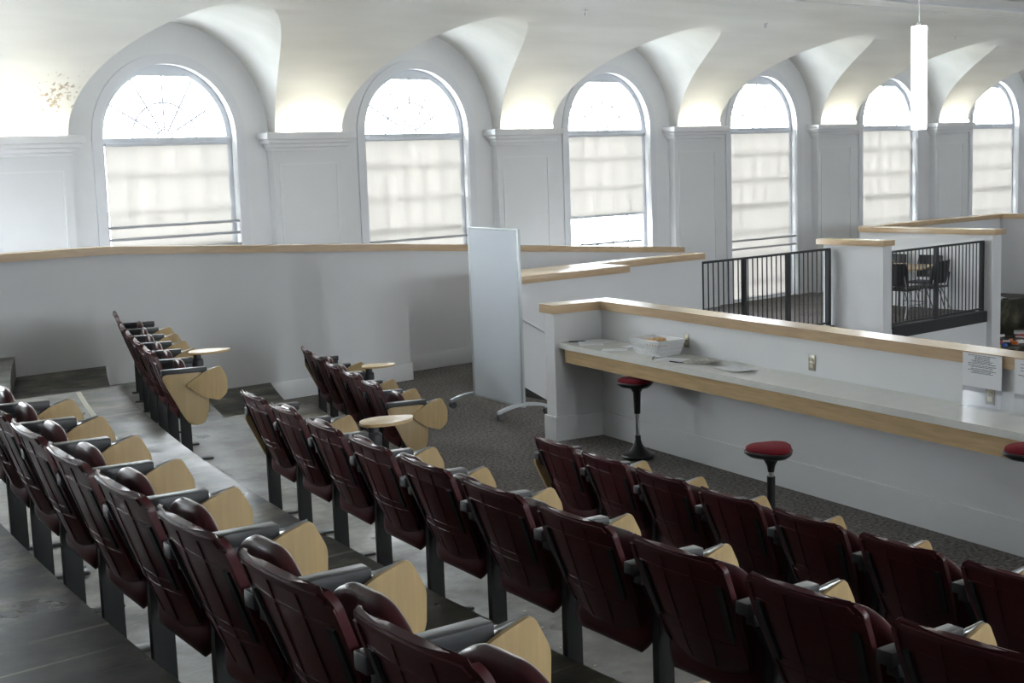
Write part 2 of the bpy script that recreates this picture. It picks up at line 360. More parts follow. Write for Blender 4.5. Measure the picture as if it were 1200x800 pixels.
# ---- window wall with arched openings
def build_window_wall():
    b = MB(); y = WALL_Y; yb = WALL_Y + .45; sill = 0.02; top = 5.2
    x0 = window_center(WIN_KS[0]) - BAY / 2; x1 = window_center(WIN_KS[-1]) + BAY / 2
    for k in WIN_KS:
        xc = window_center(k); N = 28
        xs = [xc - WIN_R * cos(pi * i / N) for i in range(N + 1)]; zs = [SPRING + WIN_R * sin(pi * i / N) for i in range(N + 1)]
        b.add([(xc - BAY / 2, y, -.4), (xc - WIN_R, y, -.4), (xc - WIN_R, y, SPRING), (xc - WIN_R, y, top), (xc - BAY / 2, y, top)], [(0, 1, 2, 3, 4)])
        b.add([(xc + WIN_R, y, -.4), (xc + BAY / 2, y, -.4), (xc + BAY / 2, y, top), (xc + WIN_R, y, top), (xc + WIN_R, y, SPRING)], [(0, 1, 2, 3, 4)])
        b.add([(xc - WIN_R, y, -.4), (xc + WIN_R, y, -.4), (xc + WIN_R, y, sill), (xc - WIN_R, y, sill)], [(0, 1, 2, 3)])
        for i in range(N):
            b.add([(xs[i], y, zs[i]), (xs[i + 1], y, zs[i + 1]), (xs[i + 1], y, top), (xs[i], y, top)], [(0, 1, 2, 3)])
            b.add([(xs[i], y, zs[i]), (xs[i], yb, zs[i]), (xs[i + 1], yb, zs[i + 1]), (xs[i + 1], y, zs[i + 1])], [(0, 1, 2, 3)])
        for s in (-1, 1): b.add([(xc + s * WIN_R, y, sill), (xc + s * WIN_R, yb, sill), (xc + s * WIN_R, yb, SPRING), (xc + s * WIN_R, y, SPRING)], [(0, 1, 2, 3)])
        b.add([(xc - WIN_R, y, sill), (xc + WIN_R, y, sill), (xc + WIN_R, yb, sill), (xc - WIN_R, yb, sill)], [(0, 1, 2, 3)])
    o = b.build('wall_window', M['wall'], smooth=30)
    return struct(o, 'tall white wall with a row of arched windows')
wall_window = build_window_wall()
# piers: shaft, recessed panel frame, cornice
PX0 = window_center(0) + BAY / 2
def pier(k):
    xc = PX0 + BAY * k; hw = .52; yf = 15.15
    b = MB(); b.box((xc - hw, yf, -.3), (xc + hw, WALL_Y + .01, 2.80)); sh = b.build('pier', M['wall'], wall_window)
    b = MB()
    for (z0, z1, e) in ((2.74, 2.78, .03), (2.78, 2.83, .06), (2.83, 2.88, .10), (2.88, 2.965, .14)):
        b.box((xc - hw - e, yf - e, z0), (xc + hw + e, WALL_Y + .01, z1), .008)
    b.build('cornice', M['trim'], wall_window)
    b = MB(); t = .018; yy = yf - .012
    b.box((xc - .43, yy, 2.56), (xc + .43, yf + .001, 2.56 + t)); b.box((xc - .43, yy, .25), (xc - .43 + t, yf + .001, 2.56)); b.box((xc + .43 - t, yy, .25), (xc + .43, yf + .001, 2.56))
    b.build('panel_moulding', M['trim'], wall_window)
for k in range(-4, 6): pier(k)

# ---- vaulted ceiling with lunettes
ZC, LR = 2.965, 1.33
VA, VB, VY, VZ = 6.0, 1.82, 9.1, 2.95
def vault_y(z): return VY + VA * sqrt(max(0.0, 1 - ((z - VZ) / VB) ** 2))
def vault_z(y): return VZ + VB * sqrt(max(0.0, 1 - ((y - VY) / VA) ** 2))
def build_ceiling():
    b = MB(); N = 26; ths = [pi / 2 * i / N for i in range(N + 1)]
    xa = window_center(WIN_KS[0]) - BAY / 2; 
    for k in range(WIN_KS[0] - 1, WIN_KS[-1] + 1):   # pier webs
        xp = PX0 + BAY * k
        rows = []
        for t in ths:
            z = ZC + LR * sin(t); hw = BAY / 2 - LR * cos(t); y = vault_y(z)
            rows.append([(xp + hw * (j / 6 * 2 - 1), y, z) for j in range(7)])
        for r0, r1 in zip(rows, rows[1:]):
            for j in range(6): b.add([r0[j], r0[j + 1], r1[j + 1], r1[j]], [(0, 1, 2, 3)])
    for k in WIN_KS:                                 # lunettes
        xc = window_center(k); full = [pi * i / (2 * N) for i in range(2 * N + 1)]
        pts = []
        for t in full:
            z = ZC + LR * sin(t); x = xc - LR * cos(t); y = vault_y(z)
            pts.append([(x, WALL_Y + (y - WALL_Y) * j / 5, z) for j in range(6)])
        for r0, r1 in zip(pts, pts[1:]):
            for j in range(5): b.add([r0[j], r0[j + 1], r1[j + 1], r1[j]], [(0, 1, 2, 3)])
    zt = ZC + LR; yt = vault_y(zt); x0 = PX0 + BAY * (WIN_KS[0] - 1) - BAY / 2; x1 = PX0 + BAY * WIN_KS[-1] + BAY / 2
    ys = [yt + (VY - yt) * i / 20 for i in range(21)]
    prof = [(yt, zt)] + [(y, vault_z(y)) for y in ys[1:]] + [(-9.0, VZ + VB)]
    nx = (WIN_KS[-1] - WIN_KS[0] + 2) * 6
    for (ya, za), (yb, zb) in zip(prof, prof[1:]):
        for i in range(nx):
            xa_, xb_ = x0 + (x1 - x0) * i / nx, x0 + (x1 - x0) * (i + 1) / nx
            b.add([(xa_, ya, za), (xb_, ya, za), (xb_, yb, zb), (xa_, yb, zb)], [(0, 1, 2, 3)])
    me = b.mesh('ceiling', M['plaster'], smooth=0)
    bm = bmesh.new(); bm.from_mesh(me); bmesh.ops.remove_doubles(bm, verts=bm.verts, dist=1e-4); bmesh.ops.recalc_face_normals(bm, faces=bm.faces); bm.to_mesh(me); bm.free()
    me.polygons.foreach_set('use_smooth', [True] * len(me.polygons)); me.set_sharp_from_angle(angle=radians(22))
    o = struct(link('ceiling', me), 'white plaster vault with arched lunettes over the windows')
    return o
ceiling = build_ceiling()
for ya, yb in ((11.27, 11.79),):
    MB().box((-5.25, ya, 4.50), (27.6, yb, 4.75)).build('ceiling_beam', M['plaster'], ceiling)
    MB().box((-5.25, yb - .02, 4.49), (27.6, yb + .03, 4.535), .008).build('beam_moulding', M['trim'], ceiling)
    MB().box((-5.25, ya - .03, 4.49), (27.6, ya + .02, 4.535), .008).build('beam_moulding', M['trim'], ceiling)
# enclosing walls outside the frame; left and back windows added to brighten the hall
b = MB(); ys_ = [-9.2]
for y in LEFT_YS: ys_ += [y - .87, y + .87]
ys_.append(15.8)
for i in range(0, len(ys_), 2): b.box((LX - .2, ys_[i], -1.5), (LX, ys_[i + 1], 5.2))
for i in range(1, len(ys_) - 1, 2): b.box((LX - .2, ys_[i], -1.5), (LX, ys_[i + 1], 1.6)); b.box((LX - .2, ys_[i], 4.0), (LX, ys_[i + 1], 5.2))
wall_left_end = struct(b.build('wall_left_end', M['wall'], smooth=0), 'white end wall out of view on the left, its windows added for light')
for y in LEFT_YS: MB().box((LX - .12, y - .87, 1.6), (LX - .11, y + .87, 4.0)).build('pane', M['glass'], wall_left_end, 0)
struct(MB().box((27.44, -9.2, -1.5), (27.8, 15.8, 5.2)).build('wall_right_end', M['wall']), 'plain white end wall outside the right of the photo')
b = MB(); xs_ = [-7.2]
for k in BACK_KS: xs_ += [window_center(k) - .87, window_center(k) + .87]
xs_.append(27.8)
for i in range(0, len(xs_), 2): b.box((xs_[i], BACK_Y - .2, -1.5), (xs_[i + 1], BACK_Y, 5.2))
for i in range(1, len(xs_) - 1, 2): b.box((xs_[i], BACK_Y - .2, -1.5), (xs_[i + 1], BACK_Y, 1.6)); b.box((xs_[i], BACK_Y - .2, 4.0), (xs_[i + 1], BACK_Y, 5.2))
wall_back = struct(b.build('wall_back', M['wall'], smooth=0), 'white wall behind the viewer, its tall windows added for light')
for k in BACK_KS: MB().box((window_center(k) - .87, BACK_Y - .12, 1.6), (window_center(k) + .87, BACK_Y - .11, 4.0)).build('pane', M['glass'], wall_back, 0)

# ---- windows
def arch_ring(b, xc, r0, r1, y0, y1, z_bot, N=30, spring=SPRING):
    pts = [(-1, None)]
    sec = [((xc - r0, z_bot), (xc - r1, z_bot))] + [((xc - r0 * cos(pi * i / N), spring + r0 * sin(pi * i / N)), (xc - r1 * cos(pi * i / N), spring + r1 * sin(pi * i / N))) for i in range(N + 1)] + [((xc + r0, z_bot), (xc + r1, z_bot))]
    for (a, c), (a2, c2) in zip(sec, sec[1:]):
        lo = [(a[0], y0, a[1]), (c[0], y0, c[1]), (c2[0], y0, c2[1]), (a2[0], y0, a2[1])]; hi = [(p[0], y1, p[2]) for p in lo]
        b.hexa(lo, hi)
    return b
ORD = ['first', 'second', 'third', 'fourth', 'fifth', 'sixth', 'seventh', 'eighth', 'ninth', 'tenth', 'eleventh', 'twelfth']
YG = WALL_Y + .15
def window(k):
    xc = window_center(k); seen = k >= 0
    root = link('window_%d' % (k + 4 if not seen else k + 1) if seen else 'window_%d' % (k + 10), None, None, (0, 0, 0)); root.empty_display_size = .1
    struct(root)
    if seen: root['label'] = 'arched window with white casing, %s from the left' % ORD[k]; root['category'] = 'window'
    else: root['label'] = 'arched window outside the left edge of the photo'; root['category'] = 'window'; root['group'] = 'windows beyond the left edge'
    arch_ring(MB(), xc, WIN_R, WIN_R + .12, WALL_Y - .025, WALL_Y + .01, .0).build('casing', M['casing'], root)
    arch_ring(MB(), xc, WIN_R - .07, WIN_R, YG - .05, YG + .05, .02).build('frame', M['frame'], root)
    MB().box((xc - WIN_R, YG - .06, SPRING - .075), (xc + WIN_R, YG + .05, SPRING + .005), .008).build('transom', M['frame'], root)
    ri = WIN_R - .05
    # valance across the crown of the arch
    zc = 3.66 - SPRING; a0 = asin(zc / ri)
    poly = [(xc + ri * cos(a0 + (pi - 2 * a0) * i / 14), SPRING + ri * sin(a0 + (pi - 2 * a0) * i / 14)) for i in range(15)]
    MB().prism(poly, lambda u, v: (u, YG - .045, v), (0, .03, 0)).build('crown_panel', M['frame'], root)
    # panes
    N = 24; poly = [(xc + ri * cos(pi * i / N), SPRING + ri * sin(pi * i / N)) for i in range(N + 1)]
    MB().prism(poly, lambda u, v: (u, YG + .012, v), (0, .006, 0)).build('pane', M['glass'], root, 0)
    MB().box((xc - ri, YG + .012, .05), (xc + ri, YG + .018, SPRING - .05)).build('pane', M['glass'], root, 0)
    if seen:
        for j in range(1, 6):
            t = pi * j / 6
            MB().tube([(xc + .10 * cos(t), YG, SPRING + .10 * sin(t)), (xc + ri * cos(t), YG, SPRING + ri * sin(t))], .014, 6).build('fan_muntin', M['frame'], root)
        MB().tube([(xc + .42 * cos(pi * i / 20), YG, SPRING + .42 * sin(pi * i / 20)) for i in range(21)], .013, 6).build('fan_ring', M['frame'], root)
        MB().tube([(xc + .10 * cos(pi * i / 12), YG, SPRING + .10 * sin(pi * i / 12)) for i in range(13)], .013, 6).build('fan_hub', M['frame'], root)
        for j in range(1, 5):
            x = xc - ri + 2 * ri * j / 5
            MB().box((x - .012, YG - .012, .05), (x + .012, YG + .03, SPRING - .05)).build('muntin', M['frame'], root)
        for z in (2.50, 2.065, 1.195, .76, .33): MB().box((xc - ri, YG - .012, z - .018), (xc + ri, YG + .03, z + .018)).build('muntin', M['frame'], root)
        MB().box((xc - ri, YG - .03, 1.60), (xc + ri, YG + .04, 1.66), .006).build('meeting_rail', M['frame'], root)
    if not seen: return
    # fabric shade
    zb = 1.64 if k == 2 else .05
    sh = link('shade', None, root, (xc, YG - .055, SPRING - .08)); sh['label'] = 'beige translucent fabric shade' + (' raised above clear glass' if k == 2 else '')
    hw = WIN_R - .072; Ht = SPRING - .08 - zb
    def fn(u, v):
        z = -Ht * v; zz = SPRING - .08 + z
        ph = ((2.935 - zz) % .435) / .435
        return ((-hw + 2 * hw * u, -.012 * ph ** 3 + .002 * sin(u * 19 + v * 7), z), (0, -1, 0))
    b = MB(); b.grid(lambda u, v: fn(u, v)[0], 18, 44); b.build('fabric', M['shade'], sh, 60)
    MB().box((-hw, -.03, -.012), (hw, .02, .03), .006).build('head_rail', M['frame'], sh)
    MB().box((-hw, -.02, -Ht - .03), (hw, .012, -Ht + .004), .006).build('bottom_bar', M['frame'], sh)
for k in WIN_KS: window(k)
# guard bars across the windows
def guard(k, zs):
    xc = window_center(k)
    t = thing('window_guard', 'horizontal grey guard bars across the lower part of the %s arched window' % ORD[k], 'guard rail', (xc, WALL_Y + .02, 0), 0, 'guard bars in the windows')
    for z in zs: MB().tube([(-WIN_R + .003, 0, z), (WIN_R - .003, 0, z)], .017, 8).build('bar', M['bar'], t)
guard(0, (1.89, 1.748, 1.606)); guard(1, (1.49, 1.35)); guard(3, (1.04, .90)); guard(4, (1.04, .91)); guard(5, (1.04, .91))

# ---- half walls
def cap_poly(o, lo, hi, mt='maple_cap'): return MB().hexa(lo, hi).build('cap', M[mt], o)
def wall_x(name, lab, x0, x1, y0, y1, zb, za, zbx, capw=.035, base=True, capends=(0, 0), basez=.20):
    """half wall along X, front face at y0, back at y1; cap underside za at x0 and zbx at x1"""
    o = MB().hexa([(x0, y0, zb), (x1, y0, zb), (x1, y1, zb), (x0, y1, zb)], [(x0, y0, za), (x1, y0, zbx), (x1, y1, zbx), (x0, y1, za)]).build(name, M['wall'])
    struct(o, lab); a, c = x0 - capends[0], x1 + capends[1]
    f = lambda x: za + (zbx - za) * (x - x0) / (x1 - x0)
    lo = [(a, y0 - capw, f(a)), (c, y0 - capw, f(c)), (c, y1 + capw, f(c)), (a, y1 + capw, f(a))]
    cap_poly(o, lo, [(p[0], p[1], p[2] + .078) for p in lo])
    if base: MB().box((x0, y0 - .018, 0), (x1 + .018, y0, basez), .004).build('baseboard', M['trim'], o)
    return o
wl = wall_x('wall_left', 'long white half wall with maple cap behind the far seats', 5.6, 9.2, 13.0, 13.16, 0, 1.728, 1.522, capends=(0, .03))
MB().box((-5.25, 13.0, 0), (5.6, 13.16, 1.728)).build('wall_extension', M['wall'], wl)
MB().hexa([(-5.25, 12.965, 1.728), (5.6, 12.965, 1.728), (5.6, 13.195, 1.728), (-5.25, 13.195, 1.728)], [(-5.25, 12.965, 1.806), (5.6, 12.965, 1.806), (5.6, 13.195, 1.806), (-5.25, 13.195, 1.806)]).build('cap', M['maple_cap'], wl)
MB().box((9.04, 13.16, 0), (9.2, 13.52, 1.50)).build('wall_return', M['wall'], wl)
wall_x('wall_ramp', 'white half wall with sloping maple cap along the window ramp', 9.2, 14.3, 13.52, 13.68, 0, 1.508, 1.135, capends=(0, .14))
# ramp behind
struct(MB().hexa([(-5.25, 13.2, .01), (14.0, 13.7, .0), (14.0, 15.27, .0), (-5.25, 15.27, .01)], [(-5.25, 13.2, .6), (14.0, 13.7, .01), (14.0, 15.27, .01), (-5.25, 15.27, .6)]).build('floor_ramp', M['carpet']), 'carpeted ramp between the half wall and the windows')
CAP = 1.17
def box_wall(name, lab, x0, x1, y0, y1, zb, cap=(.035, .035, .035, .035)):
    o = MB().box((x0, y0, zb), (x1, y1, CAP)).build(name, M['wall']); struct(o, lab)
    MB().box((x0 - cap[0], y0 - cap[2], CAP), (x1 + cap[1], y1 + cap[3], CAP + .08), .004).build('cap', M['maple_cap'], o)
    return o
wm = box_wall('wall_stair', 'thick white half wall with wide maple top beside the stairs', 9.63, 11.27, 11.47, 12.19, -1.3)
# sloping handrail trim and black skirting along the stairs
def slope_strip(name, x0, z0, x1, z1, h, d, mt):
    y = 11.47
    MB().hexa([(x0, y - d, z0), (x1, y - d, z1), (x1, y + .001, z1), (x0, y + .001, z0)], [(x0, y - d, z0 + h), (x1, y - d, z1 + h), (x1, y + .001, z1 + h), (x0, y + .001, z0 + h)]).build(name, mt, wm)
slope_strip('stair_rail', 9.635, .77, 11.2, -.07, .03, .03, M['trim'])
slope_strip('skirting', 9.632, -.115, 11.27, -1.08, .135, .015, M['skirting'])
o = box_wall('wall_landing', 'thin white half wall with maple cap behind the stair wall', 11.31, 13.2, 12.03, 12.19, -1.3, (0, .03, .035, .035))
wn = box_wall('wall_post', 'short white half wall between the two black railings', 16.02, 16.22, 11.23, 12.25, -1.3, (.04, .02, .04, .1))
wn2 = box_wall('wall_far', 'white half wall with maple cap at the end of the black railing', 18.68, 18.92, 11.15, 13.55, -1.3, (.05, .03, .06, 0))
wf = box_wall('wall_far_corner', 'distant white half wall running along the windows', 18.95, 23.1, 13.56, 13.72, -.5, (0, .03, .04, .03))
MB().box((22.95, 8.5, -1.3), (23.1, 13.55, CAP)).build('wall_return', M['wall'], wf)
MB().box((22.91, 8.5, CAP), (23.13, 13.51, CAP + .08)).build('cap', M['maple_cap'], wf)
# retaining walls under the railings
struct(MB().box((13.2, 12.055, -1.3), (16.02, 12.2, -.02)).build('wall_under_railing', M['wall']), 'white wall below the left black railing')
struct(MB().box((16.23, 11.235, -1.3), (18.68, 11.4, -.02)).build('wall_under_railing_right', M['wall']), 'white wall below the right black railing')
# stair flight
st = struct(link('stair_flight', None, None, (0, 0, 0)), 'carpeted steps going down behind the counter'); st['category'] = 'stairs'
for i in range(7):
    MB().box((9.3 + i * .28, 9.25, -1.3), (9.3 + (i + 1) * .28, 11.44, -.17 * (i + 1))).build('step', M['carpet'], st, 0)
# concrete amphitheatre steps at the far right
for i, (y0, y1, z) in enumerate(((12.72, 13.55, -.20), (11.5, 12.72, -.72), (9.5, 11.5, -1.1))):
    o = MB().box((18.95, y0, -1.3), (22.9, y1, z), .01).build('floor_step', M['concrete']); struct(o, ('upper', 'middle', 'lower')[i] + ' grey concrete step with toys at the far right')

# counter wall (L shape)
def dbox(b, s0, s1, e0, e1, z0, z1):
    lo = [desk(s0, e0, z0), desk(s1, e0, z0), desk(s1, e1, z0), desk(s0, e1, z0)]; hi = [p + Vector((0, 0, z1 - z0)) for p in lo]
    return b.hexa(lo, hi)
SMAX = 9.0
b = MB(); dbox(b, -.165, 0, -.16, .50, 0, 1.155); dbox(b, 0, SMAX, -.16, 0, 0, 1.155)
cw = struct(b.build('wall_counter', M['wall']), 'white L-shaped half wall carrying the long worktop')
b = MB()
lo = [desk(-.205, -.20, 1.155), desk(SMAX, -.20, 1.155), desk(SMAX, .03, 1.155), desk(.03, .03, 1.155), desk(.03, .53, 1.155), desk(-.205, .53, 1.155)]
b.add(lo + [p + Vector((0, 0, .078)) for p in lo], [(5, 4, 3, 2, 1, 0), (6, 7, 8, 9, 10, 11)] + [(i, (i + 1) % 6, 6 + (i + 1) % 6, 6 + i) for i in range(6)])
b.build('cap', M['maple_cap'], cw, 0)
b = MB(); t = .02
dbox(b, 0, SMAX, 0, t, 0, .22); dbox(b, 0, t, t, .50, 0, .22); dbox(b, -.165 - t, t, .50, .50 + t, 0, .22); dbox(b, -.165 - t, -.165, -.16, .50, 0, .22)
b.build('baseboard', M['trim'], cw, 0)
ct = thing('counter', 'long grey worktop with maple apron along the white half wall', 'counter', DC, 0)
def local(o): o.matrix_parent_inverse = Matrix.Translation(-DC); return o
local(dbox(MB(), .002, SMAX, .002, .46, .84, .888).build('worktop', M['laminate'], ct, 0))
local(dbox(MB(), .05, SMAX, .39, .425, .715, .84).build('apron', M['maple'], ct, 0))
local(dbox(MB(), .05, .085, .03, .39, .715, .84).build('apron_end', M['maple'], ct, 0))

# outlets
def outlet(s, z, lab):
    t = thing('wall_outlet', lab, 'outlet', desk(s, .001, z), atan2(DD.y, DD.x), 'outlets above the worktop')
    # local x along the wall, local y points away from the seats -> use negative y for the room side
    sg = 1 if (Matrix.Rotation(atan2(DD.y, DD.x), 3, 'Z') @ Vector((0, 1, 0))).dot(DE) > 0 else -1
    MB().box((-.036, 0, -.058), (.036, sg * .006, .058), .002).build('cover_plate', M['plate'], t)
    for z2 in (-.022, .022): MB().box((-.017, sg * .006, z2 - .014), (.017, sg * .011, z2 + .014), .003).build('socket', M['ivory'], t)
outlet(1.306, .998, 'wall outlet beside the white basket above the worktop')
outlet(2.84, .987, 'wall outlet in the middle of the counter wall')
outlet(4.486, .968, 'wall outlet below the printed notice')

# ---- railings
def railing(name, lab, x0, x1, y, z_top, posts, n, drop):
    t = thing(name, lab, 'railing', ((x0 + x1) / 2, y, 0), 0); cx = (x0 + x1) / 2
    bx = lambda nm, a, c, e_, f_, g, h: MB().box((a - cx, c, g), (e_ - cx, f_, h)).build(nm, M['rail'], t, 0)
    bx('top_rail', x0, -.02, x1, .02, z_top - .03, z_top); bx('bottom_rail', x0, -.015, x1, .015, .035, .06)
    bx('fascia', x0, -.078, x1, -.062, -drop, .015)
    bx('fascia_flange', x0, -.062, x1, .03, 0.001, .015)
    for p in posts: bx('post', p - .028, -.028, p + .028, .028, .005, z_top - .03)
    me = MB().box((-.006, -.006, .06), (.006, .006, z_top - .03)).mesh('baluster', M['rail'], 0)
    for i in range(1, n):
        x = x0 + (x1 - x0) * i / n
        if min(abs(x - p) for p in posts) > .04: link('baluster', me, t, (x - cx, 0, 0))
railing('balcony_railing', 'black metal railing left of the short white half wall', 13.22, 16.0, 12.12, 1.125, (13.26, 14.13, 15.06, 15.965), 28, .1)
railing('balcony_railing', 'black metal railing in front of the table and black chairs', 16.24, 18.67, 11.30, 1.085, (16.28, 17.42, 18.63), 26, .15)

# outdoors: paving and far trees seen through clear glass
struct(MB().box((-30, 16.2, -1.6), (70, 60, -1.5)).build('ground', M['ground']), 'pale paving outside the windows')
def tree(x, y, h, r, lab):
    t = thing('tree', lab, 'tree', (x, y, -1.5), 0, 'trees outside the windows')
    MB().tube([(0, 0, 0), (.05, 0, h * .5), (0, .05, h * .8)], [.16, .11, .04], 8).build('trunk', M['dark_metal'], t)
    bm = bmesh.new(); bmesh.ops.create_icosphere(bm, subdivisions=3, radius=1)
    rnd = random.Random(int(x * 10))
    for v in bm.verts: v.co = Vector((v.co.x * r, v.co.y * r, v.co.z * h * .38)) * (1 + rnd.uniform(-.18, .18)) + Vector((0, 0, h * .66))
    me = bpy.data.meshes.new('crown'); bm.to_mesh(me); bm.free(); me.materials.append(M['leaf']); link('crown', me, t)
tree(31, 44, 3.2, 1.6, 'hazy tree seen through the clear glass under the raised shade, left one')
tree(35, 45, 3.4, 1.9, 'hazy tree seen through the clear glass under the raised shade, right one')

# ================================================================== lights in the room
for k in range(0, 6):
    xc = PX0 + BAY * (k - 1)
    t = thing('cove_light', 'bright cove light strip ' + ('above the pier at the left edge' if k == 0 else 'on the cornice right of the %s arched window' % ORD[k - 1]), 'light', (xc, 15.08, 2.966), 0, 'cove light strips on the cornices')
    MB().box((-.45, -.045, .008), (.45, .03, .05), .006).build('light_strip', M['cove'], t)
    MB().box((-.46, -.05, 0), (.46, .035, .008)).build('base_tray', M['trim'], t)
for k in (-3, -2):
    xc = PX0 + BAY * (k - 1)
    t = thing('cove_light', 'cove light strip on a pier beyond the edge of the photo', 'light', (xc, 15.08, 2.966), 0, 'cove light strips outside the frame')
    MB().box((-.45, -.045, .008), (.45, .03, .05), .006).build('light_strip', M['cove'], t)
def pendant(x, y, lab, group=None):
    pl = thing('pendant_lamp', lab, 'lamp', (x, y, 2.672), 0, group)
    MB().lathe([(.055, 0), (.064, .004), (.066, .012), (.066, .885), (.062, .893), (.0, .895)], seg=32).build('diffuser', M['pendant'], pl)
    MB().lathe([(.02, .895), (.02, .92), (.006, .93)], seg=12).build('cord_grip', M['steel'], pl)
    MB().tube([(0, 0, .92), (0, 0, 2.08)], .005, 6).build('cord', M['steel'], pl)
    MB().lathe([(.06, 2.06), (.06, 2.095), (.02, 2.10)], seg=20).build('canopy', M['trim'], pl)
pendant(10.58, 7.05, 'slender white cylindrical pendant lamp hanging from the vault')
for x, y in ((9.9, 3.6), (9.2, .2), (8.5, -3.2)): pendant(x, y, 'white pendant lamp added out of view on the right to brighten the counter', 'pendant lamps added outside the frame')  # extra lamps added out of view to brighten the worktop
for i, (x, y, z) in enumerate(((12.043, 12.883, 4.348), (15.643, 12.965, 4.328), (20.563, 13.017, 4.316))):
    z = vault_z(y)
    t = thing('sprinkler_head', 'small ceiling sprinkler head, %s along the vault from the left' % ORD[i], 'sprinkler', (x, y, z), 0, 'sprinklers on the vault')
    MB().lathe([(.03, .02), (.03, -.006), (.012, -.01), (.012, -.05), (.022, -.055), (.022, -.06), (.0, -.061)], seg=12).build('body', M['steel'], t)

# ================================================================== auditorium chairs
PITCH = .56; HB = .235; SIDE = PITCH / 2
def half_w(v):
    """half width of the back at height v 0..1 (0 = bottom)"""
    w_ = .196 + .039 * min(1, v / .7)
    if v < .15: w_ *= sqrt(max(0.0, 1 - (1 - v / .15) ** 2 * .50))
    if v > .90: w_ -= .042 * (1 - sqrt(max(0, 1 - ((v - .90) / .10) ** 2)))
    return w_
def back_pt(u, v):
    z = .372 + .438 * v; y = .15 - .17 * v + .02 * v * v
    if v > .9: y -= .006 * ((v - .9) / .1) ** 2
    hw = half_w(v); y += .034 * (u * u) * (1.0 - .55 * v)
    return Vector((u * hw, y, z))
def back_n(u, v):
    e = 1e-3; a = back_pt(min(1, u + e), v) - back_pt(max(-1, u - e), v); c = back_pt(u, min(1, v + e)) - back_pt(u, max(0, v - e))
    n = a.cross(c); n.normalize(); return -n if n.y < 0 else n
VS = [0, .02, .05, .09, .14, .2, .3, .4, .5, .6, .7, .8, .87, .90, .93, .955, .975, .99, 1.0]
def vmap(t):
    x = t * (len(VS) - 1); i = min(int(x), len(VS) - 2); return VS[i] + (VS[i + 1] - VS[i]) * (x - i)
def back_strip(b, u0, v0, u1, v1, wu, wv, d, n=10):
    """raised rib on the rear face following the shell"""
    L = []
    for i in range(n + 1):
        t = i / n; u = u0 + (u1 - u0) * t; v = v0 + (v1 - v0) * t
        P = [(u - wu, v - wv), (u + wu, v - wv) if wu else (u, v - wv), (u + wu, v + wv), (u - wu, v + wv) if wu else (u, v + wv)]
        if wu and not wv: pa_, pb_ = back_pt(u - wu, v), back_pt(u + wu, v)
        else: pa_, pb_ = back_pt(u, v - wv), back_pt(u, v + wv)
        nn = back_n(u, v)
        L.append((pa_ - nn * .006, pb_ - nn * .006, pb_ - nn * (.009 + d), pa_ - nn * (.009 + d)))
    vs = [q for s in L for q in s]; fs = [(i * 4 + j, (i + 1) * 4 + j, (i + 1) * 4 + (j + 1) % 4, i * 4 + (j + 1) % 4) for i in range(n) for j in range(4)] + [(3, 2, 1, 0), (n * 4, n * 4 + 1, n * 4 + 2, n * 4 + 3)]
    b.add(vs, fs)
bk = MB(); bk.shell(lambda u, t: (back_pt(u * 2 - 1, vmap(t)), back_n(u * 2 - 1, vmap(t))), 16, 24, .019)
# rolled top lip
0 and bk.tube([back_pt(u / 10 - 1, .985) - Vector((0, .004, .004)) for u in range(2, 19)], .0095, 8)
ME = {}
ME['backrest'] = bk.mesh('backrest', M['burgundy'], 50)
b = MB(); back_strip(b, -.95, .28, .95, .28, 0, .010, .003); ME['rib_a'] = b.mesh('rib', M['burgundy'])
b = MB(); back_strip(b, -.95, .36, .95, .36, 0, .010, .003); ME['rib_b'] = b.mesh('rib', M['burgundy'])
b = MB(); back_strip(b, -.95, .80, .95, .80, 0, .010, .003); ME['rib_c'] = b.mesh('rib', M['burgundy'])
b = MB(); back_strip(b, -.33, .04, -.30, .95, .03, 0, .0035); ME['rib_d'] = b.mesh('rib', M['burgundy'])
b = MB(); back_strip(b, .33, .04, .30, .95, .03, 0, .0035); ME['rib_e'] = b.mesh('rib', M['burgundy'])
b = MB(); back_strip(b, -.88, .965, .88, .965, 0, .022, .007, 14)
for s_ in (-1, 1): back_strip(b, s_ * .955, .10, s_ * .955, .93, .045, 0, .006, 14)
ME['rim'] = b.mesh('rim', M['burgundy'], 40)
for s, nm in ((-1, 'bracket_a'), (1, 'bracket_b')):
    b = MB(); back_strip(b, s * .82, .34, s * .82, .80, .055, 0, .010); ME[nm] = b.mesh('back_bracket', M['dark_metal'])
# folded seat
def seat_pt(u, v):
    z = .30 + .420 * v; y = .170 + .050 * v + .03 * sin(pi * v) - .012 * (1 - u * u) * sin(pi * min(1, v * 1.1))
    w_ = .242
    if v > .50: w_ *= sqrt(max(0.0, 1 - ((v - .50) / .50) ** 2 * .94))
    if v < .25: w_ *= sqrt(max(0.0, 1 - (1 - v / .25) ** 2 * .40))
    return Vector((u * w_, y, z))
def seat_n(u, v):
    e = 1e-3; a = seat_pt(min(1, u + e), v) - seat_pt(max(-1, u - e), v); c = seat_pt(u, min(1, v + e)) - seat_pt(u, max(0, v - e))
    n = a.cross(c)
    if n.length < 1e-9: n = Vector((0, 1, 0))
    n.normalize(); return -n if n.y < 0 else n
SVS = [0, .03, .08, .15, .25, .4, .55, .65, .74, .82, .88, .93, .96, .98, 1.0]
def svmap(t):
    x = t * (len(SVS) - 1); i = min(int(x), len(SVS) - 2); return SVS[i] + (SVS[i + 1] - SVS[i]) * (x - i)
SUS = [-1, -.985, -.95, -.9, -.83, -.72, -.55, -.3, 0, .3, .55, .72, .83, .9, .95, .985, 1]
def sumap(t): return SUS[round(t * (len(SUS) - 1))]
